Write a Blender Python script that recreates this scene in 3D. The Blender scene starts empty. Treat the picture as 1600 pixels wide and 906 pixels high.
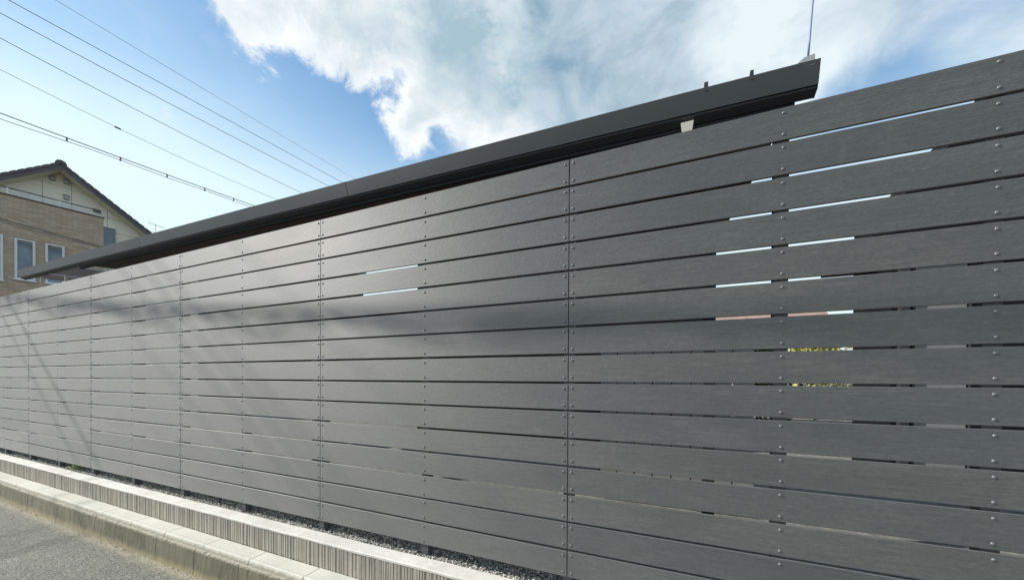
import bpy, bmesh, math, random
import numpy as np
from mathutils import Vector, Matrix
random.seed(7); rng = np.random.default_rng(7)
scene = bpy.context.scene
col = scene.collection

# ------------------------------------------------------------------ camera
cam_d = bpy.data.cameras.new('camera'); cam = bpy.data.objects.new('camera', cam_d); col.objects.link(cam)
Rr = Vector((0.91838229, 0.39566046, 0.00517405)); Uu = Vector((-0.00675483, 0.00260223, 0.9999738)); Ff = Vector((-0.39563663, 0.91839318, -0.00506246))
mw = Matrix((Rr, Uu, -Ff)).transposed().to_4x4(); mw.translation = Vector((0, -2.004, 1.644)); cam.matrix_world = mw
cam_d.sensor_width = 36; cam_d.lens = 560 / 1600 * 36; cam_d.shift_y = (594.94 - 453) / 1600
cam_d.clip_start = 0.02; cam_d.clip_end = 3000
scene.camera = cam

# ------------------------------------------------------------------ light
SUN = Vector((-1.0, -0.38, 0.734)).normalized()
el = math.asin(SUN.z); rot = math.atan2(SUN.x, SUN.y)
sd = bpy.data.lights.new('sun', 'SUN'); sd.energy = 5.0; sd.angle = math.radians(0.53); sd.color = (1.0, 0.955, 0.88)
so = bpy.data.objects.new('sun', sd); col.objects.link(so); so.rotation_euler = SUN.to_track_quat('Z', 'Y').to_euler(); so.location = (-20, -8, 20)
scene.view_settings.view_transform = 'Standard'; scene.view_settings.look = 'None'
scene.view_settings.exposure = 0.34; scene.view_settings.gamma = 1.0; scene.view_settings.use_curve_mapping = False
scene.cycles.max_bounces = 6

world = bpy.data.worlds.new('World'); scene.world = world; world.use_nodes = True
class NG:
    def __init__(s, nt): s.nt = nt; s.n = nt.nodes; s.l = nt.links
    def put(s, v, inp):
        if v is None: return
        if hasattr(v, 'is_output'): s.l.new(v, inp)
        else:
            if inp.type == 'RGBA' and len(v) == 3: v = (*v, 1)
            inp.default_value = v
    def math(s, op, a, b=None, c=None, clamp=False):
        m = s.n.new('ShaderNodeMath'); m.operation = op; m.use_clamp = clamp
        for i, v in enumerate((a, b, c)):
            if v is not None: s.put(v, m.inputs[i])
        return m.outputs[0]
    def vmath(s, op, a, b=None, out=0, sc=.05):
        m = s.n.new('ShaderNodeVectorMath'); m.operation = op
        s.put(a, m.inputs[0])
        if op == 'SCALE': m.inputs['Scale'].default_value = sc
        if b is not None: s.put(b, m.inputs[1])
        return m.outputs[out]
    def noise(s, vec, scale, detail=4, rough=.5, dist=0, out=0):
        m = s.n.new('ShaderNodeTexNoise')
        if vec is not None: s.put(vec, m.inputs['Vector'])
        m.inputs['Scale'].default_value = scale; m.inputs['Detail'].default_value = detail
        m.inputs['Roughness'].default_value = rough; m.inputs['Distortion'].default_value = dist
        return m.outputs[out]
    def voro(s, vec, scale, out='Distance', feature='F1'):
        m = s.n.new('ShaderNodeTexVoronoi'); m.feature = feature
        if vec is not None: s.put(vec, m.inputs['Vector'])
        m.inputs['Scale'].default_value = scale
        return m.outputs[out]
    def ramp(s, f, stops):
        m = s.n.new('ShaderNodeValToRGB'); e = m.color_ramp.elements
        while len(e) < len(stops): e.new(0.5)
        for k, (p, c) in enumerate(stops):
            e[k].position = p; e[k].color = (*c, 1) if hasattr(c, '__len__') else (c, c, c, 1)
        s.put(f, m.inputs[0]); return m.outputs[0]
    def mix(s, f, a, b, blend='MIX'):
        m = s.n.new('ShaderNodeMix'); m.data_type = 'RGBA'; m.blend_type = blend
        s.put(f, m.inputs[0]); s.put(a, m.inputs[6]); s.put(b, m.inputs[7]); return m.outputs[2]
    def sstep(s, v, a, b):
        m = s.n.new('ShaderNodeMapRange'); m.interpolation_type = 'SMOOTHSTEP'
        s.put(v, m.inputs[0]); m.inputs[1].default_value = a; m.inputs[2].default_value = b
        return m.outputs[0]
    def mapping(s, vec, scale=(1, 1, 1), loc=(0, 0, 0), rot=(0, 0, 0)):
        m = s.n.new('ShaderNodeMapping'); s.put(vec, m.inputs[0])
        m.inputs['Location'].default_value = loc; m.inputs['Rotation'].default_value = rot; m.inputs['Scale'].default_value = scale
        return m.outputs[0]

def build_sky():
    g = NG(world.node_tree); g.n.clear()
    out = g.n.new('ShaderNodeOutputWorld'); bg = g.n.new('ShaderNodeBackground'); g.l.new(bg.outputs[0], out.inputs[0])
    sky = g.n.new('ShaderNodeTexSky'); sky.sky_type = 'NISHITA'; sky.sun_disc = False
    sky.sun_elevation = el; sky.sun_rotation = rot; sky.air_density = 1.0; sky.dust_density = 0.25; sky.ozone_density = 1.3
    d = g.n.new('ShaderNodeTexCoord').outputs['Generated']; d = g.vmath('NORMALIZE', d)
    z = g.n.new('ShaderNodeSeparateXYZ'); g.l.new(d, z.inputs[0]); zz = z.outputs[2]
    def blob(c, s, a):
        c = Vector(c).normalized()
        q = g.math('MULTIPLY', g.math('SUBTRACT', g.vmath('DOT_PRODUCT', d, tuple(c), out=1), 1.0), 1.0 / (s * s))
        return g.math('MULTIPLY', g.math('EXPONENT', q), a)
    def total(L):
        t = None
        for b in L:
            v = blob(*b); t = v if t is None else g.math('ADD', t, v)
        return t
    macro = total([((-.585, .49, .645), .070, .50), ((-.515, .52, .68), .095, .62), ((-.42, .575, .70), .13, .55), ((-.40, .69, .60), .085, .52), ((-.34, .64, .69), .09, .28),
                   ((-.345, .72, .60), .06, .35), ((-.665, .385, .64), .050, .55), ((-.62, .41, .67), .05, .32),
                   ((-.535, .64, .55), .034, .52), ((-.495, .625, .60), .028, .42), ((-.57, .60, .56), .03, .28), ((-.455, .655, .60), .04, .30),
                   ((-.53, .59, .61), .032, -.50), ((-.47, .68, .56), .022, -.35), ((-.62, .55, .56), .07, -.20),
                   ((.3, -.6, .6), .5, .5), ((-.5, -.7, .35), .4, .3), ((.9, .1, .4), .3, .3)])
    dw = g.vmath('ADD', d, g.vmath('SCALE', g.vmath('SUBTRACT', g.noise(d, 6, 4, .5, 0, out=1), (.5, .5, .5)), sc=.10))
    nz = g.noise(g.mapping(dw, scale=(1, 1, 1.25), loc=(1.3, .2, .7)), 9.5, 15, .64, .1)
    nf = g.noise(g.mapping(d, scale=(1, 1, 1.2), loc=(3, 1, 2)), 3.2, 6, .55, .2)
    dens = g.math('ADD', macro, g.math('ADD', g.math('MULTIPLY', g.math('SUBTRACT', nz, .5), 2.1), g.math('MULTIPLY', g.math('SUBTRACT', nf, .5), .5)))
    mask = g.sstep(dens, .28, .68)
    # broad soft veil of stratus over the middle and right, with faint wisps and small holes
    veil = total([((-.28, .68, .68), .16, .80), ((-.06, .74, .66), .19, 1.0), ((.14, .76, .62), .13, .85), ((.04, .82, .57), .12, .55), ((.36, .66, .66), .16, .50), ((.46, .75, .49), .07, .35),
                  ((-.44, .56, .70), .09, .35), ((.205, .775, .60), .020, -.55), ((.16, .80, .58), .018, -.35), ((.31, .80, .52), .06, -.35)])
    nv = g.noise(g.mapping(d, scale=(1, 1, 1.3), loc=(9, 4, 1)), 5.5, 9, .55, .35)
    veil = g.sstep(g.math('ADD', veil, g.math('MULTIPLY', g.math('SUBTRACT', nv, .5), 1.5)), .15, .85)
    core = total([((-.36, .60, .71), .09, .45), ((-.24, .69, .68), .14, .50), ((-.06, .75, .65), .17, .62), ((.30, .72, .62), .12, .25), ((-.10, .66, .74), .14, .3), ((.13, .77, .62), .06, -.45)])
    n2 = g.noise(g.mapping(d, scale=(1, 1, 1.3), loc=(5, 8, 3)), 7.0, 12, .58, .3)
    grey = g.math('ADD', g.math('MINIMUM', core, .72), g.math('MULTIPLY', g.math('SUBTRACT', n2, .54), 1.9), clamp=True)
    veilc = g.mix(grey, (9.0, 9.9, 10.3), (2.7, 4.2, 5.4))
    gcum = g.math('ADD', g.math('ADD', g.math('MULTIPLY', g.sstep(dens, .72, 1.3), .40), total([((-.42, .575, .70), .06, .30), ((-.36, .64, .67), .06, .18), ((-.25, .67, .69), .09, .62), ((-.27, .73, .62), .06, .50)])), g.math('MULTIPLY', g.math('SUBTRACT', n2, .50), 1.6), clamp=True)
    cloudc = g.mix(gcum, (9.9, 10.3, 10.5), (4.0, 5.6, 6.6))
    haze = total([((-.95, .20, .12), .27, .62), ((-.84, .42, .24), .20, .50), ((-.93, .20, .32), .12, .30)])
    hn = g.noise(g.mapping(d, scale=(1, 1, 2.2), loc=(2, 7, 5)), 4, 8, .6, .4)
    hz = g.math('MULTIPLY', haze, g.math('ADD', g.math('MULTIPLY', hn, 1.2), .42), clamp=True)
    low = g.sstep(zz, .82, .25)
    skyc = g.mix(1.0, sky.outputs[0], (.90, 1.42, 1.75), 'MULTIPLY')
    skyc = g.mix(g.math('MULTIPLY', low, .68), skyc, (4.5, 7.3, 9.7))
    skyc = g.mix(g.math('MULTIPLY', g.sstep(zz, .56, .26), .88), skyc, (9.2, 10.6, 11.2))
    skyc = g.mix(hz, skyc, (8.4, 10.4, 10.9))
    skyc = g.mix(g.math('MULTIPLY', veil, .92), skyc, veilc)
    c = g.mix(mask, skyc, cloudc)
    g.l.new(c, bg.inputs[0]); bg.inputs[1].default_value = 0.078
build_sky()

# ------------------------------------------------------------------ helpers
def new_mat(name, base=(.5, .5, .5), rough=.6, metal=0.0, spec=None, build=None):
    m = bpy.data.materials.new(name); m.use_nodes = True; g = NG(m.node_tree)
    b = m.node_tree.nodes['Principled BSDF']; b.inputs['Base Color'].default_value = (*base, 1)
    b.inputs['Roughness'].default_value = rough; b.inputs['Metallic'].default_value = metal
    if spec is not None: b.inputs['Specular IOR Level'].default_value = spec
    if build: build(g, b)
    return m
def bump(g, b, h, strength, dist):
    n = g.n.new('ShaderNodeBump'); n.inputs['Strength'].default_value = strength; n.inputs['Distance'].default_value = dist
    g.put(h, n.inputs['Height']); g.l.new(n.outputs[0], b.inputs['Normal'])
def objc(g): return g.n.new('ShaderNodeTexCoord').outputs['Object']
def geop(g): return g.n.new('ShaderNodeNewGeometry').outputs['Position']
def orand(g): return g.n.new('ShaderNodeObjectInfo').outputs['Random']

def mat_mottle(name, c1, c2, scale, rough=.8, bs=.3, bd=.003, spec=None, detail=8):
    def f(g, b):
        p = geop(g); n = g.noise(p, scale, detail, .65); n2 = g.noise(p, scale * .13, 4, .6)
        k = g.math('ADD', g.math('MULTIPLY', n, .6), g.math('MULTIPLY', n2, .4))
        g.l.new(g.ramp(k, [(.35, c1), (.65, c2)]), b.inputs['Base Color'])
        bump(g, b, n, bs, bd)
    return new_mat(name, rough=rough, spec=spec, build=f)

def f_board(g, b):
    p = geop(g); r = orand(g)
    off = g.n.new('ShaderNodeCombineXYZ'); g.put(g.math('MULTIPLY', r, 37.0), off.inputs[0]); g.put(g.math('MULTIPLY', r, 91.0), off.inputs[2])
    q = g.vmath('ADD', p, off.outputs[0])
    grain = g.noise(g.mapping(q, scale=(5, 1, 160)), 1.0, 6, .7, .2)
    scallop = g.noise(g.mapping(q, scale=(44, 1, 85)), 1.0, 4, .6, 1.1)
    blot = g.noise(g.mapping(q, scale=(1.2, 1, 4)), 1.0, 5, .6, .3)
    tone = g.math('ADD', g.math('MULTIPLY', grain, .45), g.math('ADD', g.math('MULTIPLY', scallop, .3), g.math('MULTIPLY', blot, .25)))
    c = g.ramp(tone, [(.36, (.023, .0245, .022)), (.50, (.047, .049, .045)), (.64, (.090, .093, .084))])
    c = g.mix(1.0, c, g.ramp(r, [(0, (.80, .81, .83)), (.5, 1.0), (1, (1.18, 1.16, 1.12))]), 'MULTIPLY')
    # dust streaks and small scuffs of their own shape
    dust = g.sstep(g.noise(g.mapping(p, scale=(1.3, 1, .5)), 2.2, 9, .7, .8), .58, .78)
    c = g.mix(g.math('MULTIPLY', dust, .16), c, (.2, .19, .17))
    sc = g.sstep(g.noise(g.mapping(q, scale=(8, 1, 30)), 3.0, 2, .5, 1.5), .74, .80)
    c = g.mix(g.math('MULTIPLY', sc, .35), c, (.045, .045, .045))
    g.l.new(c, b.inputs['Base Color'])
    g.l.new(g.math('ADD', g.math('MULTIPLY', r, .05), g.math('ADD', .57, g.math('MULTIPLY', blot, .14))), b.inputs['Roughness'])
    b.inputs['Anisotropic'].default_value = .5; b.inputs['IOR'].default_value = 2.12      # fine lengthwise grain spreads the sheen up and down
    tg = g.n.new('ShaderNodeCombineXYZ'); tg.inputs[2].default_value = 1.0; g.l.new(tg.outputs[0], b.inputs['Tangent'])
    h = g.math('ADD', g.math('MULTIPLY', grain, .5), g.math('MULTIPLY', scallop, .8))
    bump(g, b, h, .75, .0014)
M = {}
M['board'] = new_mat('grey_composite_board', spec=.5, build=f_board)
M['board_edge'] = new_mat('board_edge', (.11, .112, .105), .5, spec=.5)  # paler than the board face: sunlit edge lines put into the colour
M['post'] = new_mat('dark_post', (.075, .077, .080), .5)
M['bolt'] = new_mat('bolt_metal', (.17, .175, .175), .38, .25)
def f_gutter(g, b):
    p = geop(g); n = g.noise(g.mapping(p, scale=(.6, 1, 1)), 3, 7, .65)
    g.l.new(g.ramp(n, [(.3, (.019, .023, .028)), (.7, (.027, .032, .038))]), b.inputs['Base Color'])
    g.l.new(g.math('ADD', .34, g.math('MULTIPLY', n, .14)), b.inputs['Roughness'])
M['gutter'] = new_mat('gutter_metal', spec=.8, build=f_gutter)
M['dark'] = new_mat('dark_aluminium', (.018, .020, .024), .8)
M['soffit'] = mat_mottle('brown_soffit', (.060, .034, .028), (.095, .055, .045), 6, .6, .1)
M['lilac'] = new_mat('pale_roof_panel', (.55, .54, .60), .4)
M['white'] = new_mat('white_plastic', (.50, .48, .42), .45)
M['whitef'] = new_mat('white_frame', (.62, .64, .62), .4)
M['steel'] = new_mat('blue_steel', (.14, .17, .27), .4, .2)
M['grey'] = new_mat('grey_plate', (.30, .31, .31), .5)

def f_cop(g, b):
    p = geop(g); n = g.noise(p, 28, 10, .7); n2 = g.noise(p, 3.1, 6, .65, .4); sp = g.noise(p, 240, 3, .6)
    k = g.math('ADD', g.math('MULTIPLY', n, .35), g.math('ADD', g.math('MULTIPLY', n2, .45), g.math('MULTIPLY', sp, .2)))
    c = g.ramp(k, [(.34, (.46, .43, .37)), (.50, (.59, .57, .51)), (.64, (.68, .665, .61))])
    spots = g.sstep(g.noise(p, 60, 3, .5), .70, .76)
    c = g.mix(g.math('MULTIPLY', spots, .5), c, (.16, .14, .11))
    g.l.new(c, b.inputs['Base Color']); bump(g, b, g.math('ADD', n, sp), .5, .002)
M['coping'] = new_mat('pale_mortar', rough=.88, build=f_cop)
def f_rib(g, b):
    p = geop(g); r = orand(g); n = g.noise(p, 45, 9, .7); n2 = g.noise(g.mapping(p, scale=(3, 3, 1)), 4, 5, .6); st = g.noise(g.mapping(p, scale=(60, 60, 3)), 1, 4, .6)
    k = g.math('ADD', g.math('MULTIPLY', n, .35), g.math('ADD', g.math('MULTIPLY', n2, .3), g.math('MULTIPLY', st, .35)))
    c = g.ramp(k, [(.33, (.25, .222, .175)), (.52, (.37, .338, .280)), (.68, (.50, .462, .39))])
    c = g.mix(g.math('MULTIPLY', r, .22), c, (.27, .235, .20))
    g.l.new(c, b.inputs['Base Color']); bump(g, b, n, .6, .0025)
M['rib'] = new_mat('ribbed_block', rough=.9, build=f_rib)
def f_slab(g, b):
    p = geop(g); r = orand(g); n = g.noise(p, 60, 8, .7); n2 = g.noise(p, 2.5, 7, .6, .5); sp = g.noise(p, 300, 2, .6)
    k = g.math('ADD', g.math('MULTIPLY', n, .3), g.math('ADD', g.math('MULTIPLY', n2, .5), g.math('MULTIPLY', sp, .2)))
    c = g.ramp(k, [(.36, (.43, .42, .35)), (.52, (.54, .53, .455)), (.66, (.62, .61, .53))])
    c = g.mix(g.math('MULTIPLY', r, .25), c, (.42, .41, .36))
    sx = g.n.new('ShaderNodeSeparateXYZ'); g.l.new(p, sx.inputs[0])
    # dirt on the sloped front edge, uneven
    e = g.sstep(g.math('ADD', sx.outputs[2], g.math('MULTIPLY', g.math('SUBTRACT', g.noise(p, 20, 8, .75), .5), .04)), .251, .230)
    c = g.mix(g.math('MULTIPLY', e, .75), c, (.22, .19, .13))
    g.l.new(c, b.inputs['Base Color']); bump(g, b, g.math('ADD', n, sp), .45, .002)
M['slab'] = new_mat('kerb_ledge_concrete', rough=.88, build=f_slab)
def f_kerb(g, b):
    p = geop(g); r = orand(g); n = g.noise(p, 40, 10, .75); v = g.noise(g.mapping(p, scale=(6, 6, 1)), 2.2, 8, .65, .5); big = g.noise(p, 1.7, 5, .6, .3)
    k = g.math('ADD', g.math('MULTIPLY', n, .3), g.math('ADD', g.math('MULTIPLY', v, .4), g.math('MULTIPLY', big, .3)))
    c = g.ramp(k, [(.36, (.065, .060, .038)), (.47, (.115, .105, .066)), (.57, (.175, .160, .105)), (.68, (.27, .25, .18))])
    c = g.mix(g.math('MULTIPLY', r, .3), c, (.16, .145, .10))
    sx = g.n.new('ShaderNodeSeparateXYZ'); g.l.new(p, sx.inputs[0])
    e = g.sstep(g.math('ADD', sx.outputs[2], g.math('MULTIPLY', g.math('SUBTRACT', g.noise(p, 9, 8, .7), .5), .12)), .075, .0)
    c = g.mix(g.math('MULTIPLY', e, .65), c, (.36, .31, .17))
    t = g.sstep(g.math('ADD', sx.outputs[2], g.math('MULTIPLY', g.math('SUBTRACT', g.noise(p, 35, 8, .8), .5), .05)), .193, .207)
    c = g.mix(g.math('MULTIPLY', t, .75), c, (.40, .365, .29))
    drip = g.math('MULTIPLY', g.sstep(g.noise(g.mapping(p, scale=(9, 9, .4)), 1.6, 5, .6), .62, .74), .45)
    c = g.mix(drip, c, (.33, .32, .25))
    g.l.new(c, b.inputs['Base Color']); bump(g, b, g.math('ADD', n, v), .8, .004)
M['kerb'] = new_mat('old_stained_kerb', rough=.93, build=f_kerb)

def f_road(g, b):
    p = geop(g)
    v = g.voro(p, 150, 'Color'); sv = g.n.new('ShaderNodeSeparateXYZ'); g.l.new(v, sv.inputs[0])
    vd = g.voro(p, 150, 'Distance'); fine = g.noise(p, 420, 3, .6)
    big = g.noise(p, .9, 8, .6, .4); mid = g.noise(p, 9, 8, .7)
    k = g.math('ADD', g.math('MULTIPLY', sv.outputs[0], .30), g.math('ADD', g.math('MULTIPLY', big, .35), g.math('MULTIPLY', mid, .35)))
    c = g.ramp(k, [(.26, (.092, .092, .073)), (.45, (.148, .148, .119)), (.60, (.212, .211, .173)), (.80, (.38, .37, .305))])
    light = g.sstep(sv.outputs[1], .90, .95); c = g.mix(g.math('MULTIPLY', light, .65), c, (.46, .45, .42))
    dk = g.sstep(sv.outputs[2], .80, .90); c = g.mix(g.math('MULTIPLY', dk, .8), c, (.045, .046, .048))
    stain = g.sstep(g.noise(g.mapping(p, rot=(0, 0, .5), scale=(.7, 3, 1)), 1.4, 7, .65, .6), .55, .72)
    c = g.mix(g.math('MULTIPLY', stain, .25), c, (.075, .075, .068))
    sx = g.n.new('ShaderNodeSeparateXYZ'); g.l.new(p, sx.inputs[0])
    e = g.sstep(g.math('ADD', sx.outputs[1], g.math('MULTIPLY', g.math('SUBTRACT', g.noise(p, 10, 9, .75), .5), .22)), -.43, -.34)
    c = g.mix(g.math('MULTIPLY', e, .85), c, g.ramp(g.noise(p, 60, 6, .7), [(.35, (.22, .19, .12)), (.6, (.42, .385, .28))]))
    w = g.n.new('ShaderNodeTexVoronoi'); w.feature = 'DISTANCE_TO_EDGE'; g.put(g.vmath('ADD', p, g.vmath('SCALE', g.noise(p, 3, 5, .7, out=1), sc=.35)), w.inputs['Vector']); w.inputs['Scale'].default_value = .8
    cr = g.sstep(w.outputs['Distance'], .006, .002)
    c = g.mix(g.math('MULTIPLY', cr, .22), c, (.05, .05, .048))
    g.l.new(c, b.inputs['Base Color'])
    bump(g, b, g.math('ADD', g.math('MULTIPLY', vd, -1.0), g.math('ADD', g.math('MULTIPLY', fine, .3), g.math('MULTIPLY', mid, .6))), .8, .0045)
M['road'] = new_mat('worn_asphalt', rough=.9, build=f_road)
M['ground'] = mat_mottle('bare_ground', (.10, .09, .07), (.20, .18, .14), 3, .95)
M['gravelbed'] = mat_mottle('gravel_bed', (.06, .058, .05), (.30, .285, .24), 90, .95, .9, .008)
def f_stone(g, b):
    p = geop(g); v = g.voro(p, 48, 'Color'); s = g.n.new('ShaderNodeSeparateXYZ'); g.l.new(v, s.inputs[0])
    c = g.ramp(s.outputs[0], [(.0, (.20, .185, .15)), (.35, (.42, .39, .32)), (.7, (.62, .58, .49)), (1.0, (.80, .76, .66))])
    g.l.new(g.mix(.3, c, g.ramp(g.noise(p, 130, 4, .6), [(.35, (.15, .14, .12)), (.7, (.5, .48, .42))])), b.inputs['Base Color'])
M['stone'] = new_mat('crushed_stone', rough=.88, build=f_stone)
M['leaf'] = mat_mottle('weed_leaf', (.10, .16, .03), (.26, .33, .07), 40, .6)
M['hedge'] = mat_mottle('hedge_leaf', (.05, .09, .02), (.13, .19, .04), 12, .6)
M['yellow'] = mat_mottle('yellow_leaf', (.33, .33, .06), (.48, .45, .12), 12, .6)
M['wire'] = new_mat('black_cable', (.07, .072, .078), .5)
M['wire2'] = new_mat('grey_cable', (.16, .165, .18), .5)
M['shutter'] = mat_mottle('grey_shutter', (.15, .152, .145), (.19, .192, .182), 3, .7)

# -------- mesh helpers
def mesh_obj(name, verts, faces, mat, parent=None, smooth=False):
    me = bpy.data.meshes.new(name); me.from_pydata([tuple(v) for v in verts], [], faces); me.update()
    bm = bmesh.new(); bm.from_mesh(me); bmesh.ops.recalc_face_normals(bm, faces=bm.faces); bm.to_mesh(me); bm.free()
    if smooth:
        for f in me.polygons: f.use_smooth = True
    if mat: me.materials.append(mat)
    o = bpy.data.objects.new(name, me); col.objects.link(o)
    if parent: o.parent = parent
    return o
def box_vf(x0, x1, y0, y1, z0, z1, base=0):
    v = [(x0, y0, z0), (x1, y0, z0), (x1, y1, z0), (x0, y1, z0), (x0, y0, z1), (x1, y0, z1), (x1, y1, z1), (x0, y1, z1)]
    f = [(0, 3, 2, 1), (4, 5, 6, 7), (0, 1, 5, 4), (1, 2, 6, 5), (2, 3, 7, 6), (3, 0, 4, 7)]
    return v, [tuple(i + base for i in q) for q in f]
def box(name, x0, x1, y0, y1, z0, z1, mat, parent=None, bevel=0.0):
    v, f = box_vf(x0, x1, y0, y1, z0, z1); o = mesh_obj(name, v, f, mat, parent)
    if bevel:
        bm = bmesh.new(); bm.from_mesh(o.data); bmesh.ops.bevel(bm, geom=list(bm.edges), offset=bevel, segments=1, affect='EDGES'); bm.to_mesh(o.data); bm.free()
    return o
def sweep(name, stations, mat, parent=None, smooth=False, closed=True):
    """stations: list of rings (lists of 3-D points), same count each"""
    n = len(stations[0]); v = [p for r in stations for p in r]; f = []
    for i in range(len(stations) - 1):
        for k in range(n if closed else n - 1):
            a = i * n + k; b_ = i * n + (k + 1) % n; f.append((a, b_, b_ + n, a + n))
    if closed:
        f.append(tuple(range(n - 1, -1, -1))); f.append(tuple((len(stations) - 1) * n + k for k in range(n)))
    return mesh_obj(name, v, f, mat, parent, smooth)
def tube(name, pts, r, mat, parent=None, seg=6):
    rings = []; pts = [Vector(p) for p in pts]
    for i, p in enumerate(pts):
        t = (pts[min(i + 1, len(pts) - 1)] - pts[max(i - 1, 0)]).normalized()
        a = t.cross(Vector((0, 0, 1))); a = a.normalized() if a.length > .01 else Vector((1, 0, 0)); b_ = t.cross(a)
        rr = r[i] if hasattr(r, '__len__') else r
        rings.append([p + (a * math.cos(2 * math.pi * k / seg) + b_ * math.sin(2 * math.pi * k / seg)) * rr for k in range(seg)])
    return sweep(name, rings, mat, parent, True)
def tag(o, label=None, cat=None, group=None, kind=None):
    if label: o['label'] = label
    if cat: o['category'] = cat
    if group: o['group'] = group
    if kind: o['kind'] = kind
    return o
def empty(name, loc=(0, 0, 0)):
    o = bpy.data.objects.new(name, None); col.objects.link(o); o.location = loc; o.empty_display_size = .1
    return o
def inst(name, me, loc, parent, rot=(0, 0, 0), scale=None):
    o = bpy.data.objects.new(name, me); col.objects.link(o); o.location = loc; o.rotation_euler = rot
    if scale: o.scale = scale
    if parent: o.parent = parent
    return o

# ------------------------------------------------------------------ the setting
tag(mesh_obj('ground', [(-900, -900, -.03), (900, -900, -.03), (900, 900, -.03), (-900, 900, -.03)], [(0, 1, 2, 3)], M['ground']), kind='structure')
tag(box('road', -70, 70, -7.5, -.16, -.02, 0, M['road']), kind='structure')
tag(box('yard', -13.5, 14, -.034, 22, -.02, .418, M['gravelbed']), kind='structure')

# ------------------------------------------------------------------ fence
TOP = 2.90; P = 0.15934; G = 0.0063; X0 = -0.515
fence = empty('board_fence', (-4.5, 0, .45))
tag(fence, 'tall dark grey fence of fifteen wide horizontal composite boards bolted to posts', 'fence')
FO = Vector(fence.location)
L = 1.9945; H = P - 2 * G; T = .0135; c = .0016
def board_mesh():
    prof = [(0, c), (c, 0), (T - c, 0), (T, c), (T, H - c), (T - c, H), (c, H), (0, H - c)]
    rings = [[(x, y, z) for (y, z) in prof] for x in (0, L)]
    o = sweep('board', rings, M['board']); me = o.data; me.materials.append(M['board_edge'])
    for p_ in me.polygons:
        if p_.normal.y > -.99: p_.material_index = 1
    bpy.data.objects.remove(o); return me
BM = board_mesh()
def bolt_mesh():
    v = []; f = []; seg = 8; rad = [(.0068, 0), (.0064, .0022), (.0042, .0040)]
    for r, h in rad:
        for k in range(seg):
            a = 2 * math.pi * k / seg; v.append((r * math.cos(a), -h, r * math.sin(a)))
    v.append((0, -.0047, 0))
    for i in range(2):
        for k in range(seg): f.append((i * seg + k, i * seg + (k + 1) % seg, (i + 1) * seg + (k + 1) % seg, (i + 1) * seg + k))
    for k in range(seg): f.append((2 * seg + k, 2 * seg + (k + 1) % seg, 3 * seg))
    o = mesh_obj('bolt', v, f, M['bolt'], smooth=True); me = o.data; bpy.data.objects.remove(o); return me
BO = bolt_mesh()
xs = [1.485 + 2 * k for k in range(1, -1, -1)]
cols = [-0.515 + 2 * k for k in range(1, -7, -1)]      # left edge of each board column
far_v = []; far_f = []
bv = [tuple(v.co) for v in BO.vertices]; bf = [tuple(p.vertices) for p in BO.polygons]
for ci, x0 in enumerate(cols):
    for k in range(15):
        z = TOP - (k + 1) * P + G
        o = inst('board', BM, Vector((x0 + .0028 + random.uniform(-.0006, .0006), random.uniform(0, .0012), z + random.uniform(-.0006, .0006))) - FO, fence, rot=(random.uniform(-.002, .002), random.uniform(-.0003, .0003), random.uniform(-.0003, .0003)))
        if abs(x0 + .515) < .01: st = [.022, 1.0, 1.678]
        elif x0 > 0: st = [.06, 1.0, 1.975]
        else: st = [.022, 1.0, 1.975]
        for sx in st:
            for hz in (.024, .122):
                dx = sx - .0028 + random.uniform(-.0012, .0012); dz = H - hz + .0 + random.uniform(-.0012, .0012)
                if ci in (1, 2, 3):
                    inst('bolt', BO, (dx, 0, dz), o)
                else:
                    b0 = len(far_v); far_v += [(x0 + .0028 + dx + a - FO.x, b_ - FO.y + .0006, z + dz + c_ - FO.z) for a, b_, c_ in bv]
                    far_f += [tuple(i + b0 for i in q) for q in bf]
fb = mesh_obj('bolt_heads', far_v, far_f, M['bolt'], fence, smooth=True); fb['kind'] = 'stuff'
pv, pf = box_vf(-.027, .027, .0155, .070, 0, TOP - .47); 
pm = bpy.data.meshes.new('post'); pm.from_pydata(pv, [], pf); pm.materials.append(M['post'])
for x in [1.163 + .0, .485, -.515, -1.515, -2.515, -3.515, -4.515, -5.515, -6.515, -7.515, -8.515, -9.515, -10.515, -11.515, -12.49, 2.5, 3.45]:
    inst('post', pm, Vector((x, 0, .40)) - FO, fence)

# ------------------------------------------------------------------ ribbed block wall and its mortar coping
wall = empty('ribbed_block_wall', (-4.5, -.1, .25)); WO = Vector(wall.location)
tag(wall, 'low retaining wall of vertically ribbed concrete blocks under a pale mortar coping', 'retaining wall')
def rib_mesh(seed):
    r = random.Random(seed); W = .3995; x = 0.0; prof = []
    while x < W - .012:
        w = r.choice([.010, .012, .015, .018, .024]); gp = r.choice([.006, .007, .009, .013, .018]); dep = r.choice([.0, .0, .002, .003])
        if x + w + gp > W: w = max(W - x - .004, .002); gp = .004
        prof += [(x + .0012, -.1525 + dep), (x + w - .0012, -.1525 + dep), (x + w + .0016, -.1462), (min(x + w + gp, W) - .0012, -.1462)]
        x += w + gp
    prof = [(max(0, min(W, a)), b_) for a, b_ in prof]; prof[0] = (0, prof[0][1]); prof[-1] = (W, prof[-1][1])
    ring0 = [(a, b_ + .1, 0) for a, b_ in prof] + [(W, .06, 0), (0, .06, 0)]
    ring1 = [(a, b_, .176) for a, b_, _ in ring0]
    o = sweep('rib', [ring0, ring1], M['rib']); me = o.data; bpy.data.objects.remove(o); return me
RM = [rib_mesh(s) for s in range(7)]
x = -13.2; i = 0
while x < 3.6:
    inst('block', RM[(i * 3 + (i // 5)) % 7], Vector((x, -.1 + random.uniform(-.001, .001), .2575)) - WO, wall); x += .4; i += 1
rings = []; n = 170
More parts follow.
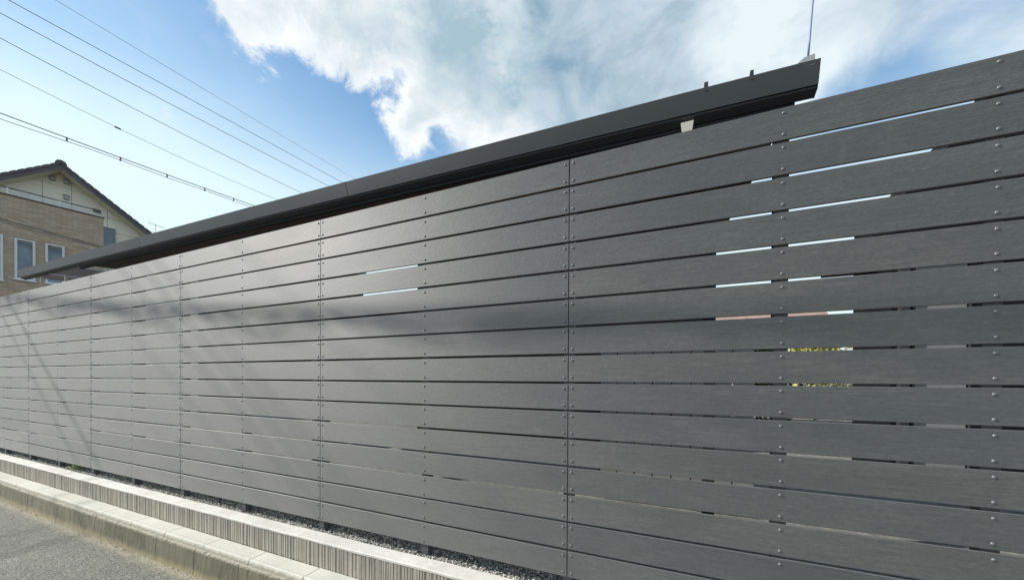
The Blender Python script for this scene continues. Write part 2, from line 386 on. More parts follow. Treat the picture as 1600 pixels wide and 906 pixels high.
for k in range(n + 1):
    X = -13.3 + k * 17 / n; w1 = .0016 * math.sin(X * 7.1) + .0014 * math.sin(X * 17.3 + 1); w2 = .002 * math.sin(X * 5.3 + 2) + .002 * math.sin(X * 23); w3 = .0016 * math.sin(X * 3.1) + random.uniform(-.0006, .0006)
    rings.append([Vector((X, -.1545 + w1, .4335 + w2 * .5)) - WO, Vector((X, -.1555 + w1, .446 + w3)) - WO, Vector((X, -.149 + w1, .4515 + w3)) - WO, Vector((X, -.045 + w2, .4535 + w3)) - WO, Vector((X, -.033 + w2, .449)) - WO, Vector((X, -.033, .4335)) - WO])
sweep('coping', rings, M['coping'], wall, smooth=False)
box('wall_core', -13.25, 3.7, -.0395, -.0345, .0, .43, M['rib'], None).parent = None
o = bpy.data.objects['wall_core']; o.data.transform(Matrix.Translation(-WO)); o.parent = wall; o.name = 'wall_back'

# ------------------------------------------------------------------ kerb and ledge
kerb = empty('old_kerb', (-4.5, -.24, 0)); KO = Vector(kerb.location)
tag(kerb, 'old brown stained concrete kerb blocks along the road edge', 'kerb')
led = empty('concrete_ledge', (-4.5, -.22, .25)); LO = Vector(led.location)
tag(led, 'pale smooth concrete ledge slabs on top of the old kerb', 'ledge')
def kerb_mesh(seed):
    r = random.Random(seed); rings = []; W = .596; n = 24
    for k in range(n + 1):
        x = W * k / n; e = [r.uniform(-.0012, .0012) for _ in range(6)]; ch = r.uniform(0, .006) if r.random() < .3 else 0
        rings.append([(x, .08, 0), (x, -.082 + e[0], 0), (x, -.077 + e[1], .10), (x, -.072 + e[2], .19), (x, -.067 + ch + e[3], .212 - ch), (x, -.058 + e[4], .2195), (x, .08, .2195)])
    o = sweep('kerb_block', rings, M['kerb'], smooth=False); me = o.data; bpy.data.objects.remove(o); return me
KM = [kerb_mesh(s) for s in range(5)]
for k in range(-12, 17):
    xj = -3.61 - .6 * k + (.0)
    gap = {0: .006, 1: -.0012, -1: -.0016, 7: -.001}.get(k, -.0031)
    inst('kerb_block', KM[k % 5], Vector((xj + .003 + gap, -.24 + random.uniform(-.0015, .0015), -.0005)) - KO, kerb, scale=(1 - gap * 1.7, 1, 1))
def slab_mesh(seed):
    r = random.Random(100 + seed); rings = []; W = .590; n = 20
    for k in range(n + 1):
        x = W * k / n; e = [r.uniform(-.0012, .0012) for _ in range(4)]; gr = -.0012 if k == n // 2 else 0
        rings.append([(x, .066, .0), (x, -.078 + e[0], .0), (x, -.076 + e[1] * 1.5, .006), (x, -.066 + e[2] * .5, .0325 + gr), (x, -.058, .0400 + gr), (x, -.046, .0350 + gr), (x, .066, .037 + gr)])
    o = sweep('slab', rings, M['slab'], smooth=False); me = o.data; bpy.data.objects.remove(o); return me
SM = [slab_mesh(s) for s in range(4)]
for k in range(-9, 17):
    inst('slab', SM[k % 4], Vector((-2.318 - .5975 * k + .0016, -.22 + random.uniform(-.0012, .0012), .2205)) - LO, led, rot=(0, random.uniform(-.0006, .0006), 0))

# ------------------------------------------------------------------ loose stones
def stones(name, pts, size, mat, label, seed=3):
    r = np.random.default_rng(seed); n = len(pts)
    ico = bmesh.new(); bmesh.ops.create_icosphere(ico, subdivisions=1, radius=1.0)
    V = np.array([v.co[:] for v in ico.verts]); F = np.array([[v.index for v in f.verts] for f in ico.faces]); ico.free()
    A = r.normal(size=(n, 3, 3)); Q, _ = np.linalg.qr(A)
    sc = size[:, None] * r.uniform(.55, 1.15, (n, 3))
    vv = V[None] * (1 + r.uniform(-.25, .25, (n, len(V), 1))); vv = vv * sc[:, None, :]; vv = np.einsum('nij,nkj->nki', Q, vv) + pts[:, None, :]
    ff = F[None] + (np.arange(n) * len(V))[:, None, None]
    me = bpy.data.meshes.new(name); me.vertices.add(n * len(V)); me.vertices.foreach_set('co', vv.ravel())
    nf = n * len(F); me.loops.add(nf * 3); me.loops.foreach_set('vertex_index', ff.ravel().astype(np.int32))
    me.polygons.add(nf); me.polygons.foreach_set('loop_start', (np.arange(nf) * 3).astype(np.int32)); me.update(calc_edges=True); me.validate()
    me.materials.append(mat); o = bpy.data.objects.new(name, me); col.objects.link(o); tag(o, label, name.replace('_', ' '), kind='stuff'); return o
n = 30000
px = rng.uniform(-12.5, 2.6, n); py = rng.uniform(-.036, .30, n); keep = np.where((px > -7) | (rng.random(n) < .6))[0]; px, py = px[keep], py[keep]
sz = rng.uniform(.0042, .0088, len(px)); sz[rng.random(len(px)) < .02] *= 1.7
pz = .418 + .024 * np.clip((.035 - py) / .07, 0, 1) + rng.uniform(0, .016, len(px)) + .006 * np.sin(px * 5.1) * np.sin(px * 2.3)
stones('gravel', np.stack([px, py, pz], 1), sz, M['stone'], 'grey crushed gravel lying in the strip under the board fence')
n = 5200
px = rng.uniform(-12.5, 1.5, n); py = -.322 - np.abs(rng.normal(0, .022, n)) - (rng.random(n) < .12) * rng.uniform(0, .35, n); dens = .5 + .5 * np.sin(px * 2.3 + 1) * np.sin(px * .9); keep = rng.random(n) < np.clip(dens + .25, .1, 1)
px, py = px[keep], py[keep]; sz = rng.uniform(.0014, .0042, len(px)); sz[rng.random(len(px)) < .06] *= 1.9
stones('grit', np.stack([px, py, np.full(len(px), .0015)], 1), sz, M['stone'], 'pale grit and crumbs gathered along the foot of the kerb', 5)

# ------------------------------------------------------------------ weed by the coping
def leafy(name, base, n, spread, size, mat, label, cat, seed, up=.6):
    r = random.Random(seed); v = []; f = []
    for k in range(n):
        a = r.uniform(0, 2 * math.pi); rad = spread[0] * math.sqrt(r.random()); h = r.uniform(0, spread[1])
        cpt = Vector(base) + Vector((math.cos(a) * rad, math.sin(a) * rad * spread[2], h)); d = Vector((math.cos(a), math.sin(a), up + r.uniform(-.4, .4))).normalized()
        s = d.cross(Vector((0, 0, 1))).normalized(); l = size * r.uniform(.6, 1.3); w = l * .33; b0 = len(v)
        nn = s.cross(d)
        v += [cpt, cpt + d * l * .5 + s * w + nn * l * .08, cpt + d * l - nn * l * .12, cpt + d * l * .5 - s * w + nn * l * .08, cpt + d * l * .5]
        f += [(b0, b0 + 1, b0 + 4), (b0 + 1, b0 + 2, b0 + 4), (b0 + 2, b0 + 3, b0 + 4), (b0 + 3, b0, b0 + 4)]
    return tag(mesh_obj(name, v, f, mat), label, cat)
leafy('weed', (-7.0, .0, .445), 34, (.14, .03, .45), .045, M['leaf'], 'small bright green weed growing in the gravel behind the coping', 'weed', 4, .45)
leafy('weed', (-7.45, .03, .445), 14, (.10, .015, .4), .03, M['leaf'], 'few low leaves in the gravel left of the bright weed', 'weed', 9, .35)

# ------------------------------------------------------------------ carport behind the fence
cp = empty('carport', (-5, 1.0, .43)); CO = Vector(cp.location)
tag(cp, 'carport with a long dark metal gutter rising above the board fence', 'carport')
SX = [.746, 0, -1.05, -2.54, -4.03, -6.04, -8.07, -9.5, -10.76]
SZ = [3.363, 3.379, 3.395, 3.413, 3.432, 3.450, 3.470, 3.478, 3.484]
def gz(x): return float(np.interp(x, SX[::-1], SZ[::-1]))
def gy(x): return .40 + .0089 * x
N = 60; GX = [.746 + (-10.34 - .746) * k / N for k in range(N + 1)]
def off(x, y, z): return Vector((x, gy(x) + y, gz(x) + z)) - CO
prof = [(0, 0), (.0168, -.056), (.034, -.112), (.044, -.1125), (.044, -.1195), (.038, -.1215), (.041, -.1265), (.094, -.146), (.10, -.140), (.10, .0), (.096, .004), (.094, -.135), (.05, -.108), (.038, -.108), (.020, -.056), (.004, .002)]
sweep('gutter', [[off(x, *p) for p in prof] for x in GX], M['gutter'], cp)
for xe, dx in ((.7455, -.003), (-10.3395, .003)):
    ring = prof[:3] + prof[7:9] + [(.10, 0)]
    r0 = [off(xe, y + .001, z - .001) for y, z in ring]; r1 = [v + Vector((dx, 0, 0)) for v in r0]
    sweep('end_cap', [r0, r1], M['gutter'], cp)
for xs_ in (-6.33, -2.7):     # sleeve where two gutter lengths meet
    sl = [[off(xs_ + d, y - .0012, z) for y, z in prof[:3]] + [off(xs_ + d, y + .001, z) for y, z in reversed(prof[:3])] for d in (-.02, .02)]
    sweep('gutter_joint', sl, M['gutter'], cp)
# fascia beam and roof sheets behind the gutter
def slab_long(name, x0, x1, y0, y1, z0, z1, mat, dz=0.0, seg=1):
    rr = []
    for k in range(seg + 1):
        x = x0 + (x1 - x0) * k / seg
        rr.append([off(x, y0, z0), off(x, y1, z0 + dz), off(x, y1, z1 + dz), off(x, y0, z1)])
    return sweep(name, rr, mat, cp)
slab_long('fascia', .66, -8.3, .102, .135, -.165, -.02, M['dark'], seg=20)
for k in range(9):
    a = .667 - k * 1.0; b_ = a - .994
    slab_long('roof_panel', a, max(b_, -8.25), .136, 1.32, -.10, -.075, M['soffit'], .10, 3)
for k in range(2):
    a = -8.62 - k * 1.02; slab_long('roof_panel', a, a - (.95 if k == 0 else .60), .15, 1.32, -.10, -.085, M['lilac'], .10, 2)
for k in range(11):
    a = .60 - k * .995
    slab_long('rafter', a, a - .06, .137, 1.30, -.072, -.02, M['dark'], .10)
slab_long('rear_beam', .66, -10.2, 1.30, 1.36, -.10, .05, M['dark'], seg=12)
for x in (.30, -4.0, -8.30, -10.1):
    v, f = box_vf(x - .04, x + .04, 1.10, 1.18, .43, gz(x) - .02); v = [Vector(q) - CO for q in v]; mesh_obj('carport_post', v, f, M['dark'], cp)
# brackets, outlets, antenna foot on the eave
def loc_box(name, x0, x1, y0, y1, z0, z1, mat):
    v, f = box_vf(x0, x1, y0, y1, z0, z1); return mesh_obj(name, [Vector(q) - CO for q in v], f, mat, cp)
for x, w in ((.205, .020), (.435, .016), (-9.25, .05), (-9.95, .05)):
    loc_box('gutter_bracket', x - w / 2, x + w / 2, gy(x) + .004, gy(x) + .03, gz(x) - .02, gz(x) + (.034 if x > 0 else .02), M['dark'])
fn = [[Vector((.072, .44, 3.225)) - CO, Vector((.142, .44, 3.225)) - CO, Vector((.142, .50, 3.225)) - CO, Vector((.072, .50, 3.225)) - CO],
      [Vector((.092, .45, 3.12)) - CO, Vector((.126, .45, 3.12)) - CO, Vector((.126, .49, 3.12)) - CO, Vector((.092, .49, 3.12)) - CO]]
sweep('gutter_outlet', fn, M['white'], cp)['label'] = 'cream tapered outlet under the gutter'
loc_box('gutter_outlet', -9.70, -9.68, .40, .43, 3.24, 3.34, M['white'])['label'] = 'small white peg under the far end of the gutter'
loc_box('gutter_outlet', -8.92, -8.89, .45, .48, 3.16, 3.28, M['white'])
ant = empty('antenna_rod', (.68, .42, gz(.68) - .05)); AO = Vector(ant.location)
tag(ant, 'thin blue steel rod rising from a grey foot on the near end of the gutter', 'rod')
vv = [(.645, .412, gz(.645) - .02), (.722, .412, gz(.722) - .02), (.722, .412, gz(.7) + .036), (.675, .412, gz(.7) + .030), (.645, .412, gz(.645) + .006)]
r0 = [Vector(q) - AO for q in vv]; sweep('foot_plate', [r0, [q + Vector((0, .05, 0)) for q in r0]], M['grey'], ant)
tube('rod', [Vector((.695 + .062 * t + .006 * t * t, .435, gz(.7) + .0 + t)) - AO for t in (0, .15, .3, .6, 1.0, 1.5)], [.0055, .005, .0045, .004, .0035, .002], M['steel'], ant, 8)

# ------------------------------------------------------------------ overhead wires
def quad3(p):
    (y1, z1), (y2, z2), (y3, z3) = p; return np.polyfit([y1, y2, y3], [z1, z2, z3], 2)
def wire(name, pts3, r, mat, label, cat='overhead wire', group=None, X=-18, y0=-14, y1=34, n=40):
    qd = quad3(pts3); ys = np.linspace(y0, y1, n)
    qm = np.polyfit([p[0] for p in pts3], [p[1] for p in pts3], 1)
    pts = [(X, y, float(np.polyval(qd, y)) if pts3[0][0] - 3 < y < pts3[2][0] + 6 else None) for y in ys]
    # outside the measured span follow the tangent so the cable stays smooth
    def zf(y):
        a, b_ = pts3[0][0] - 3, pts3[2][0] + 6; yc = min(max(y, a), b_)
        return float(np.polyval(qd, yc) + np.polyval(np.polyder(qd), yc) * (y - yc))
    root = Vector((X, 0, zf(0))); o = tube(name, [Vector((X, y, zf(y))) - root for y in ys], r, mat); o.location = root
    return tag(o, label, cat, group), zf
WG = 'wires crossing the sky at upper left'
wire('overhead_wire', [(2.75, 13.66), (6.36, 13.78), (14.52, 14.1)], .006, M['wire2'], 'thinnest wire, topmost of those crossing the blue sky at left', group=WG)
wire('overhead_wire', [(1.9, 12.80), (5.34, 12.98), (13.58, 13.40)], .0095, M['wire'], 'dark wire second from the top across the blue sky', group=WG)
wire('overhead_wire', [(1.73, 12.28), (5.34, 12.38), (12.79, 12.73)], .0095, M['wire'], 'dark wire third from the top across the blue sky', group=WG)
wire('overhead_wire', [(1.73, 11.55), (5.34, 11.47), (11.07, 11.53)], .009, M['wire'], 'dark wire ending lowest of the three black ones', group=WG)
o, zf5 = wire('overhead_wire', [(1.73, 10.63), (4.2, 10.50), (9.78, 10.57)], .0065, M['wire2'], 'thin grey wire with a small clamp above the double cable', group=WG)
cl = box('clamp', -.016, .016, 4.10, 4.26, -.022, .022, M['wire']); cl.location = (0, 0, zf5(4.2) - o.location.z); cl.parent = o
o, zf6 = wire('overhead_wire', [(1.73, 9.36), (5.34, 9.55), (8.72, 9.78)], .0135, M['wire'], 'double overhead cable held by spacers above the tiled roof', group=WG)
zz0 = o.location.z
lo = tube('lower_strand', [Vector((0, y, zf6(y) - (.10 if y > 3 else .10 + (3 - y) * .05) - zz0 + .015 * math.sin(y * 2))) for y in np.linspace(-8, 34, 60)], .009, M['wire'], o)
for y in (3.0, 4.25, 5.55, 6.8, 7.9, 9.6, 11.6, 14, 17): 
    s = box('spacer', -.02, .02, y - .022, y + .022, -.115, .02, M['wire2'], o); s.location = (0, 0, zf6(y) - zz0)
wire('service_cable', [(1.72, 6.32), (3.36, 6.23), (6, 6.12)], .014, M['wire'], 'upper of two dark cables passing in front of the brick house', 'cable', X=-18.2, y0=-9, y1=24)
wire('service_cable', [(1.72, 6.24), (3.36, 6.17), (6, 6.07)], .010, M['wire'], 'lower thinner cable in front of the brick house', 'cable', X=-18.2, y0=-9, y1=24)
# cable bundle strung along the street behind the viewer; its soft shadow is the band on the boards
bx = np.linspace(-50, 30, 60)
def bz(x): xw = x + 7.9; return 7.78 - .0815 * (xw + .47) + .0042 * (xw + 2.5) ** 2 * .9
root = Vector((-8, -3, bz(-8)))
cb = tube('cable_bundle', [Vector((x, -3 + .0 * x, bz(x))) - root for x in bx], .021, M['wire'], None, 8); cb.location = root
tag(cb, 'thick black cable bundle strung high along the street', 'cable')
for sg, a in ((1, .0), (-1, 1.3)):
    t_ = tube('loose_strand', [Vector((x, -3 + .05 * math.sin(x * 3 + a), bz(x) - .085 + .035 * math.sin(x * 4.1 + a))) - root for x in np.linspace(-30, 12, 160)], .010, M['wire'], cb, 5)

# ------------------------------------------------------------------ tiled house at the left
D = Vector((.2115, .977, 0)); Nn = Vector((.977, -.2115, 0))
def W(s, c_, z): return Nn * c_ + D * s + Vector((0, 0, z))
def f_brick(g, b):
    o = g.n.new('ShaderNodeTexCoord').outputs['UV']; br = g.n.new('ShaderNodeTexBrick'); g.l.new(o, br.inputs['Vector'])
    br.inputs['Scale'].default_value = 1.0; br.inputs['Brick Width'].default_value = .24; br.inputs['Row Height'].default_value = .065; br.inputs['Mortar Size'].default_value = .009
    br.inputs['Color1'].default_value = (.36, .27, .185, 1); br.inputs['Color2'].default_value = (.54, .44, .325, 1); br.inputs['Mortar'].default_value = (.28, .24, .205, 1); br.inputs['Bias'].default_value = -.1
    n = g.noise(o, 1.6, 6, .6); n2 = g.noise(g.mapping(o, scale=(4.3, 18, 1)), 1, 3, .5)
    c_ = g.mix(g.math('MULTIPLY', n2, .55), br.outputs[0], g.ramp(n, [(.35, (.40, .335, .25)), (.65, (.46, .335, .235))]))
    g.l.new(c_, b.inputs['Base Color']); bump(g, b, br.outputs['Fac'], -.5, .01)
M['brick'] = new_mat('brown_brick_tile', rough=.85, build=f_brick)
M['cream'] = mat_mottle('cream_siding', (.80, .77, .65), (.85, .83, .72), 1.2, .8, .05)
M['creamsof'] = mat_mottle('cream_soffit', (.66, .61, .47), (.72, .67, .53), 1.2, .8, .05)
M['tile'] = mat_mottle('grey_roof_tile', (.085, .082, .085), (.14, .13, .13), 5, .7, .2)
def f_glass(g, b):
    p = geop(g); n = g.noise(p, 1.3, 3, .5); g.l.new(g.ramp(n, [(.4, (.07, .13, .19)), (.6, (.17, .25, .32))]), b.inputs['Base Color'])
M['glass'] = new_mat('window_glass', rough=.12, spec=.8, build=f_glass)
def wprism(name, s0, s1, c0, c1, z0, z1, mat, parent, uv=False):
    v = [W(s, c_, z) - parent.location for z in (z0, z1) for (s, c_) in ((s0, c0), (s1, c0), (s1, c1), (s0, c1))]
    f = [(0, 3, 2, 1), (4, 5, 6, 7), (0, 1, 5, 4), (1, 2, 6, 5), (2, 3, 7, 6), (3, 0, 4, 7)]
    o = mesh_obj(name, v, f, mat, parent)
    if uv:
        ul = o.data.uv_layers.new(name='UVMap')
        for lp in o.data.loops:
            co = o.data.vertices[lp.vertex_index].co + parent.location
            ul.data[lp.index].uv = (co.dot(D) + co.dot(Nn), co.z)
    return o
house = empty('brick_house', tuple(W(-1, -21, 0)))
tag(house, 'house with brown brick front block, cream gable and grey tiled roof', 'house')
# brick front block with window openings: wall strips around the openings
wins = [(-2.9, -2.08, 4.71, 6.17), (-1.87, -1.46, 4.81, 6.15), (-1.26, -.85, 4.81, 6.16)]
wprism('brick_wall', -4.6, .05, -19.5, -20.2, 0, 4.7, M['brick'], house, True)
ss = [-4.6]
for a, b_, z0, z1 in wins: ss += [a, b_]
ss += [.05]
for k in range(0, len(ss), 2): wprism('brick_wall', ss[k], ss[k + 1], -19.5, -20.2, 4.7, 6.18, M['brick'], house, True)
for a, b_, z0, z1 in wins: 
    if z0 > 4.72: wprism('brick_wall', a, b_, -19.5, -20.2, 4.7, z0, M['brick'], house, True)
wprism('brick_wall', -4.6, .05, -19.5, -20.2, 6.18, 7.46, M['brick'], house, True)
wprism('brick_side', -.15, .048, -20.2, -21.2, 0, 7.46, M['brick'], house, True)
wprism('parapet_cap', -4.62, .07, -19.47, -20.25, 7.465, 7.49, M['dark'], house)
for a, b_, z0, z1 in wins:
    w = wprism('window', a, b_, -19.62, -19.66, z0, z1, M['glass'], house)
    for (p0, p1, q0, q1) in ((a, a + .055, z0, z1), (b_ - .055, b_, z0, z1), (a + .055, b_ - .055, z1 - .055, z1), (a + .055, b_ - .055, z0, z0 + .055)):
        fr = wprism('frame', p0, p1, -19.47, -19.62, q0, q1, M['whitef'], house); fr.parent = w
        fr.matrix_parent_inverse = Matrix.Identity(4)
    for (p0, p1, q0, q1) in ((a + .055, b_ - .055, z1 - .10, z1 - .075),):
        fr = wprism('sash', p0, p1, -19.56, -19.62, q0, q1, M['whitef'], house); fr.parent = w
    si = wprism('sill', a - .03, b_ + .03, -19.43, -19.52, z0 - .035, z0, M['whitef'], house); si.parent = w
    w.parent = house
for o_ in list(bpy.data.objects):
    if o_.name.split('.')[0] in ('frame', 'sash', 'sill'): o_.location = -Vector((0, 0, 0))
# roof terrace railing on the brick block
rl = empty('terrace_railing', tuple(W(-1, -19.9, 7.5))); tag(rl, 'white terrace railing with a black handrail on top of the brick block', 'railing')
wprism('handrail', -4.6, .0, -19.50, -19.54, 7.70, 7.725, M['wire'], rl)
for z in (7.515, 7.575, 7.635): wprism('rail_bar', -4.6, .0, -19.51, -19.53, z, z + .018, M['whitef'], rl)
for s in (-4.5, -3.3, -2.0, -.95, -.02): wprism('rail_post', s - .02, s + .02, -19.495, -19.509, 7.50, 7.70, M['whitef'], rl)
cw = tube('service_wire', [W(s, -19.9, 7.66 - (.0 + .10 * (s + .02) - .0)) - W(-.02, -19.9, 7.66) for s in (-.02, .3, .8, 1.6, 2.6, 3.4)], .008, M['wire2']); cw.location = W(-.02, -19.9, 7.66); tag(cw, 'thin wire running from the railing end across the cream gable', 'wire')
cc = box('wire_clamp', -.03, .03, -.10, .02, -.06, .06, M['wire'], None, .01); cc.location = W(-.05, -19.46, 7.66); cc.scale = (1, 1.6, 1); tag(cc, 'black wire clamp at the right end of the terrace railing', 'clamp')
# cream gable of siding panels, clipped to the gable outline
AP, AZ, SLL, SLR = -.88, 9.20, .79, .755
def rake(s): return AZ - (SLL * (AP - s) if s < AP else SLR * (s - AP))
def clip(poly, n_, d_):
    out = []
    for i in range(len(poly)):
        a, b_ = poly[i], poly[(i + 1) % len(poly)]; da = n_[0] * a[0] + n_[1] * a[1] - d_; db = n_[0] * b_[0] + n_[1] * b_[1] - d_
        if da <= 0: out.append(a)
        if (da < 0 < db) or (db < 0 < da): t = da / (da - db); out.append((a[0] + (b_[0] - a[0]) * t, a[1] + (b_[1] - a[1]) * t))
    return out
sseams = [-5.2, -4.2, -3.3, -2.3, -1.27, -.60, .30, 1.2, 2.2, 3.1]; zseams = [0, 2.4, 4.6, 6.0, 7.42, 8.70, 9.9]
for i in range(len(sseams) - 1):
    for j in range(len(zseams) - 1):
        e = .006; poly = [(sseams[i] + e, zseams[j] + e), (sseams[i + 1] - e, zseams[j] + e), (sseams[i + 1] - e, zseams[j + 1] - e), (sseams[i] + e, zseams[j + 1] - e)]
        poly = clip(poly, (-SLL, 1), AZ - SLL * AP - .02); poly = clip(poly, (SLR, 1), AZ + SLR * AP - .02)
        if len(poly) < 3: continue
        r0 = [W(s, -21.0, z) - house.location for s, z in poly]; r1 = [W(s, -21.04, z) - house.location for s, z in poly]
        sweep('siding_panel', [r0, r1], M['cream'], house)
bw = [(-5.2, 0), (3.1, 0), (3.1, rake(3.1) - .03), (AP, AZ - .03), (-5.2, rake(-5.2) - .03)]
sweep('house_body', [[W(s, -21.05, z) - house.location for s, z in bw], [W(s, -29, z) - house.location for s, z in bw]], M['creamsof'], house)
for a, b_, z0, z1 in ((-1.11, -.98, 8.83, 8.97), (-.79, -.66, 8.84, 8.98), (-.79, -.66, 8.26, 8.40)):
    v_ = wprism('vent', a, b_, -20.93, -21.0, z0, z1, M['grey'], house)
    for q in (.03, .085): 
        lv = wprism('louvre', a + .02, b_ - .02, -20.915, -20.93, z0 + q, z0 + q + .02, M['whitef'], house); lv.parent = v_
    hd = wprism('vent_hood', a - .015, b_ + .012, -20.90, -21.0, z1, z1 + .012, M['grey'], house); hd.parent = v_
w = wprism('window', .16, .48, -20.98, -21.0, 6.2, 7.54, M['glass'], house)
for (p0, p1, q0, q1) in ((.48, .52, 6.2, 7.58), (.12, .48, 7.54, 7.58)):
    fr = wprism('frame', p0, p1, -20.95, -21.0, q0, q1, M['grey'], house); fr.parent = w
# roof planes, barge boards, soffits, verge tiles
CF = -20.4
def roofside(sgn, send, sl):
    se = [AP, send]; zz_ = lambda s, o_: AZ + o_ - sl * abs(s - AP)
    def slab_(name, c0, c1, o0, o1, mat):
        r0 = [W(AP, c0, AZ + o0), W(send, c0, zz_(send, o0)), W(send, c0, zz_(send, o1)), W(AP, c0, AZ + o1)]
        r1 = [q + Nn * (c1 - c0) for q in r0]
        return sweep(name, [[q - house.location for q in r0], [q - house.location for q in r1]], mat, house)
    slab_('roof', CF - .03, -29.4, .0, .13, M['tile'])
    slab_('soffit', CF - .03, -21.0, -.05, -.003, M['creamsof'])
    slab_('barge_board', CF, CF - .027, -.06, .105, M['tile'])
    Ls = abs(send - AP) * math.sqrt(1 + sl * sl); nt = int(Ls / .215); dvec = Vector((0, 0, 0)) + D * sgn * (1 / math.sqrt(1 + sl * sl)) + Vector((0, 0, -sl / math.sqrt(1 + sl * sl))); up = Vector((0, 0, 1)) * (1 / math.sqrt(1 + sl * sl)) + D * sgn * sl / math.sqrt(1 + sl * sl)
    for k in range(nt):
        b0 = W(AP, CF + .03, AZ + .10) + dvec * (k * .215 + .02)
        for j in range(1 if k > 60 else 1):
            p_ = [b0, b0 + dvec * .235, b0 + dvec * .235 + up * .075, b0 + dvec * .12 + up * .078, b0 + up * .052]
            sweep('verge_tile', [[q - house.location for q in p_], [q - Nn * .30 - house.location for q in p_]], M['tile'], house)
roofside(1, 2.9, SLR); roofside(-1, -4.6, SLL)
rd = [W(AP + a, CF + .05, AZ + .12 + b_) - house.location for a, b_ in ((-.14, .0), (-.10, .09), (0, .13), (.10, .09), (.14, .0))]
sweep('ridge_tile', [rd, [q - Nn * 8.9 for q in rd]], M['tile'], house)
ta = empty('tv_antenna', tuple(W(3.2, -30, 10.2))); tag(ta, 'small roof antenna far behind, right of the tiled roof', 'antenna')
TO = ta.location.copy()
tube('mast', [W(3.2, -30, 6) - TO, W(3.2, -30, 10.95) - TO], .014, M['wire2'], ta)
for k, (a, b_) in enumerate(((10.98, 10.88), (10.93, 10.83))): tube('antenna_arm', [W(2.85, -30, a) - TO, W(3.6, -30, b_) - TO], .007, M['wire2'], ta)

# ------------------------------------------------------------------ what shows through the gaps
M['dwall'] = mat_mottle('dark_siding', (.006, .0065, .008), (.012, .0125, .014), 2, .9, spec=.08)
M['pale'] = mat_mottle('pale_panel', (.36, .36, .34), (.46, .46, .43), 3, .6)
M['orange'] = mat_mottle('orange_tile', (.24, .16, .13), (.36, .25, .20), 4, .7)
M['deck'] = mat_mottle('orange_timber', (.45, .26, .14), (.60, .38, .22), 9, .6)
def simple_house(name, x0, x1, y0, y1, ze, zr, wall_m, roof_m, label, axis='x'):
    h = empty(name, ((x0 + x1) / 2, (y0 + y1) / 2, .4)); tag(h, label, 'house'); HO = Vector(h.location)
    v, f = box_vf(x0, x1, y0, y1, 0, ze); mesh_obj('wall', [Vector(q) - HO for q in v], f, wall_m, h)
    e = .3
    if axis == 'x': sec = [(x0 - e, ze), (x1 + e, ze), (x1 + e, ze + .1), ((x0 + x1) / 2, zr), (x0 - e, ze + .1)]; r0 = [Vector((a, y0 - e, b_)) - HO for a, b_ in sec]; r1 = [q + Vector((0, y1 - y0 + 2 * e, 0)) for q in r0]
    else: sec = [(y0 - e, ze), (y1 + e, ze), (y1 + e, ze + .1), ((y0 + y1) / 2, zr), (y0 - e, ze + .1)]; r0 = [Vector((x0 - e, a, b_)) - HO for a, b_ in sec]; r1 = [q + Vector((x1 - x0 + 2 * e, 0, 0)) for q in r0]
    sweep('roof', [r0, r1], roof_m, h)
    return h, HO
h, HO = simple_house('dark_house', -5.5, .75, 5, 9.5, 4.6, 5.6, M['dwall'], M['tile'], 'dark house standing behind the carport, seen through the board gaps', 'y')
h, HO = simple_house('dark_house', -26, -16.5, 8.5, 14, 7.6, 8.6, M['dwall'], M['tile'], 'second dark house far behind the left half of the fence', 'y')
h, HO = simple_house('outbuilding', 2.58, 9.5, 4, 5, 3.3, 3.5, M['dwall'], M['dwall'], 'tall dark outbuilding behind the right end of the fence', 'x')
box_ = lambda n_, *a: (lambda o_: (o_.data.transform(Matrix.Translation(-HO)), setattr(o_, 'parent', h), o_)[2])(box(n_, *a))
rr = [(2.62, 3.5), (9.5, 3.5), (9.5, 5.27), (3.71, 5.27), (2.62, 3.86)]
sweep('roof', [[Vector((a, 3.99, b_)) - HO for a, b_ in rr], [Vector((a, 5.1, b_)) - HO for a, b_ in rr]], M['dwall'], h)
box_('shutter', 2.78, 3.22, 3.95, 4.0, .43, 3.2, M['shutter'])
for a in (2.62,): box_('downpipe', a, a + .08, 3.88, 3.96, .43, 3.3, M['dark'])
box_('door_frame', 3.24, 3.28, 3.93, 4.0, .43, 3.2, M['dark'])
h2, HO2 = simple_house('low_house', -3, 9, 24, 30, 3.6, 6.2, M['pale'], M['orange'], 'far low house with an orange tiled roof glimpsed through the gaps', 'y')
sf = empty('slat_screen', (0, 1.75, .43)); tag(sf, 'low screen of pale upright slats close behind the fence', 'screen'); SO = Vector(sf.location)
k = 0; x = -.62
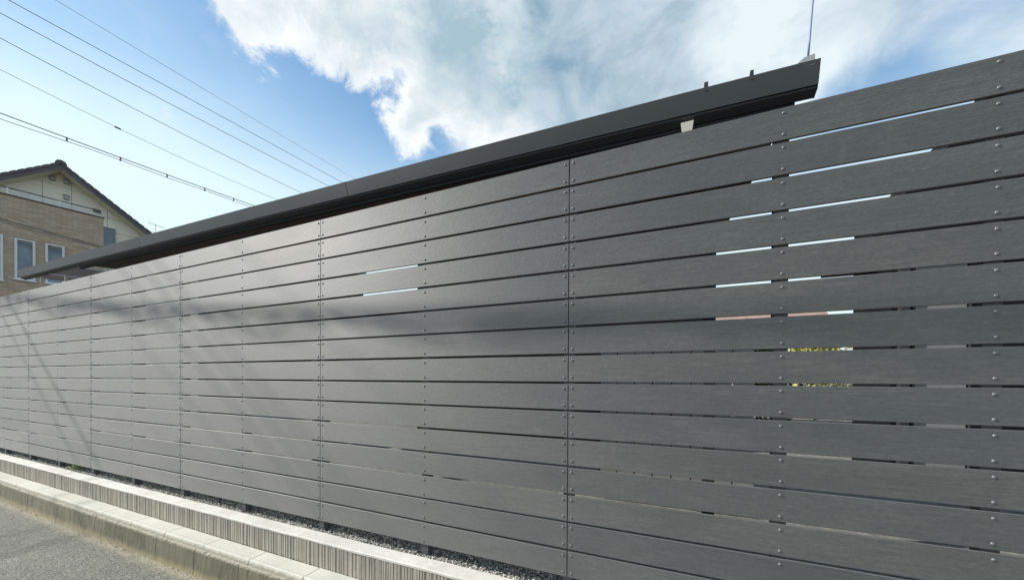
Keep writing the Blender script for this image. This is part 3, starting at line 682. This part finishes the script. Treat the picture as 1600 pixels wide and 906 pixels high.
while x < .62:
    v, f = box_vf(x, x + .155, 1.75, 1.765, .45, 2.05); mesh_obj('slat', [Vector(q) - SO for q in v], f, M['pale'], sf); x += .168; k += 1
for z in (.7, 1.8): v, f = box_vf(-.64, .60, 1.768, 1.80, z, z + .05); mesh_obj('rail', [Vector(q) - SO for q in v], f, M['dark'], sf)
dk = empty('timber_edging', (-2.6, 2.6, .43)); tag(dk, 'long orange timber edging lying on the ground behind the fence', 'timber edging'); DO = Vector(dk.location)
for j in range(3):
    v, f = box_vf(-6.8, -1.5, 3.0 + j * .12, 3.11 + j * .12, .43, .50); mesh_obj('timber', [Vector(q) - DO for q in v], f, M['deck'], dk)
def shrub(name, cx_, cy_, w, d_, z0, z1, mat, n_, label, seed):
    r = random.Random(seed); v = []; f = []
    root = empty(name, (cx_, cy_, z0)); tag(root, label, name.replace('_', ' '))
    for k in range(n_):
        p_ = Vector((r.gauss(0, w * .45), r.gauss(0, d_ * .45), r.uniform(0, 1) ** .7 * (z1 - z0))); l = r.uniform(.05, .12)
        a = Vector((r.uniform(-1, 1), r.uniform(-1, 1), r.uniform(-.6, 1))).normalized(); b_ = a.cross(Vector((r.uniform(-1, 1), r.uniform(-1, 1), r.uniform(-1, 1)))).normalized(); b0 = len(v)
        v += [p_ - a * l, p_ + b_ * l * .4, p_ + a * l, p_ - b_ * l * .4]; f += [(b0, b0 + 1, b0 + 2, b0 + 3)]
    mesh_obj('foliage', v, f, mat, root)
    for q in range(3): tube('stem', [Vector((r.uniform(-.3, .3) * w, 0, 0)), Vector((r.uniform(-.3, .3) * w, 0, (z1 - z0) * .6))], .02, M['soffit'], root, 5)
shrub('hedge', 2.15, 9.5, 1.0, .5, .43, 2.55, M['hedge'], 2600, 'dark green leafy hedge glimpsed through the gaps left of the yellow shrub', 3)
shrub('shrub', 4.5, 12.5, 1.1, .6, .43, 3.0, M['yellow'], 2200, 'yellow leaved shrub glimpsed through the gaps at right', 5)

h, HO = simple_house('garden_shed', -11.5, -5.6, 7.2, 8.4, 3.75, 4.0, M['dwall'], M['dark'], 'long low dark shed between the two dark houses', 'y')
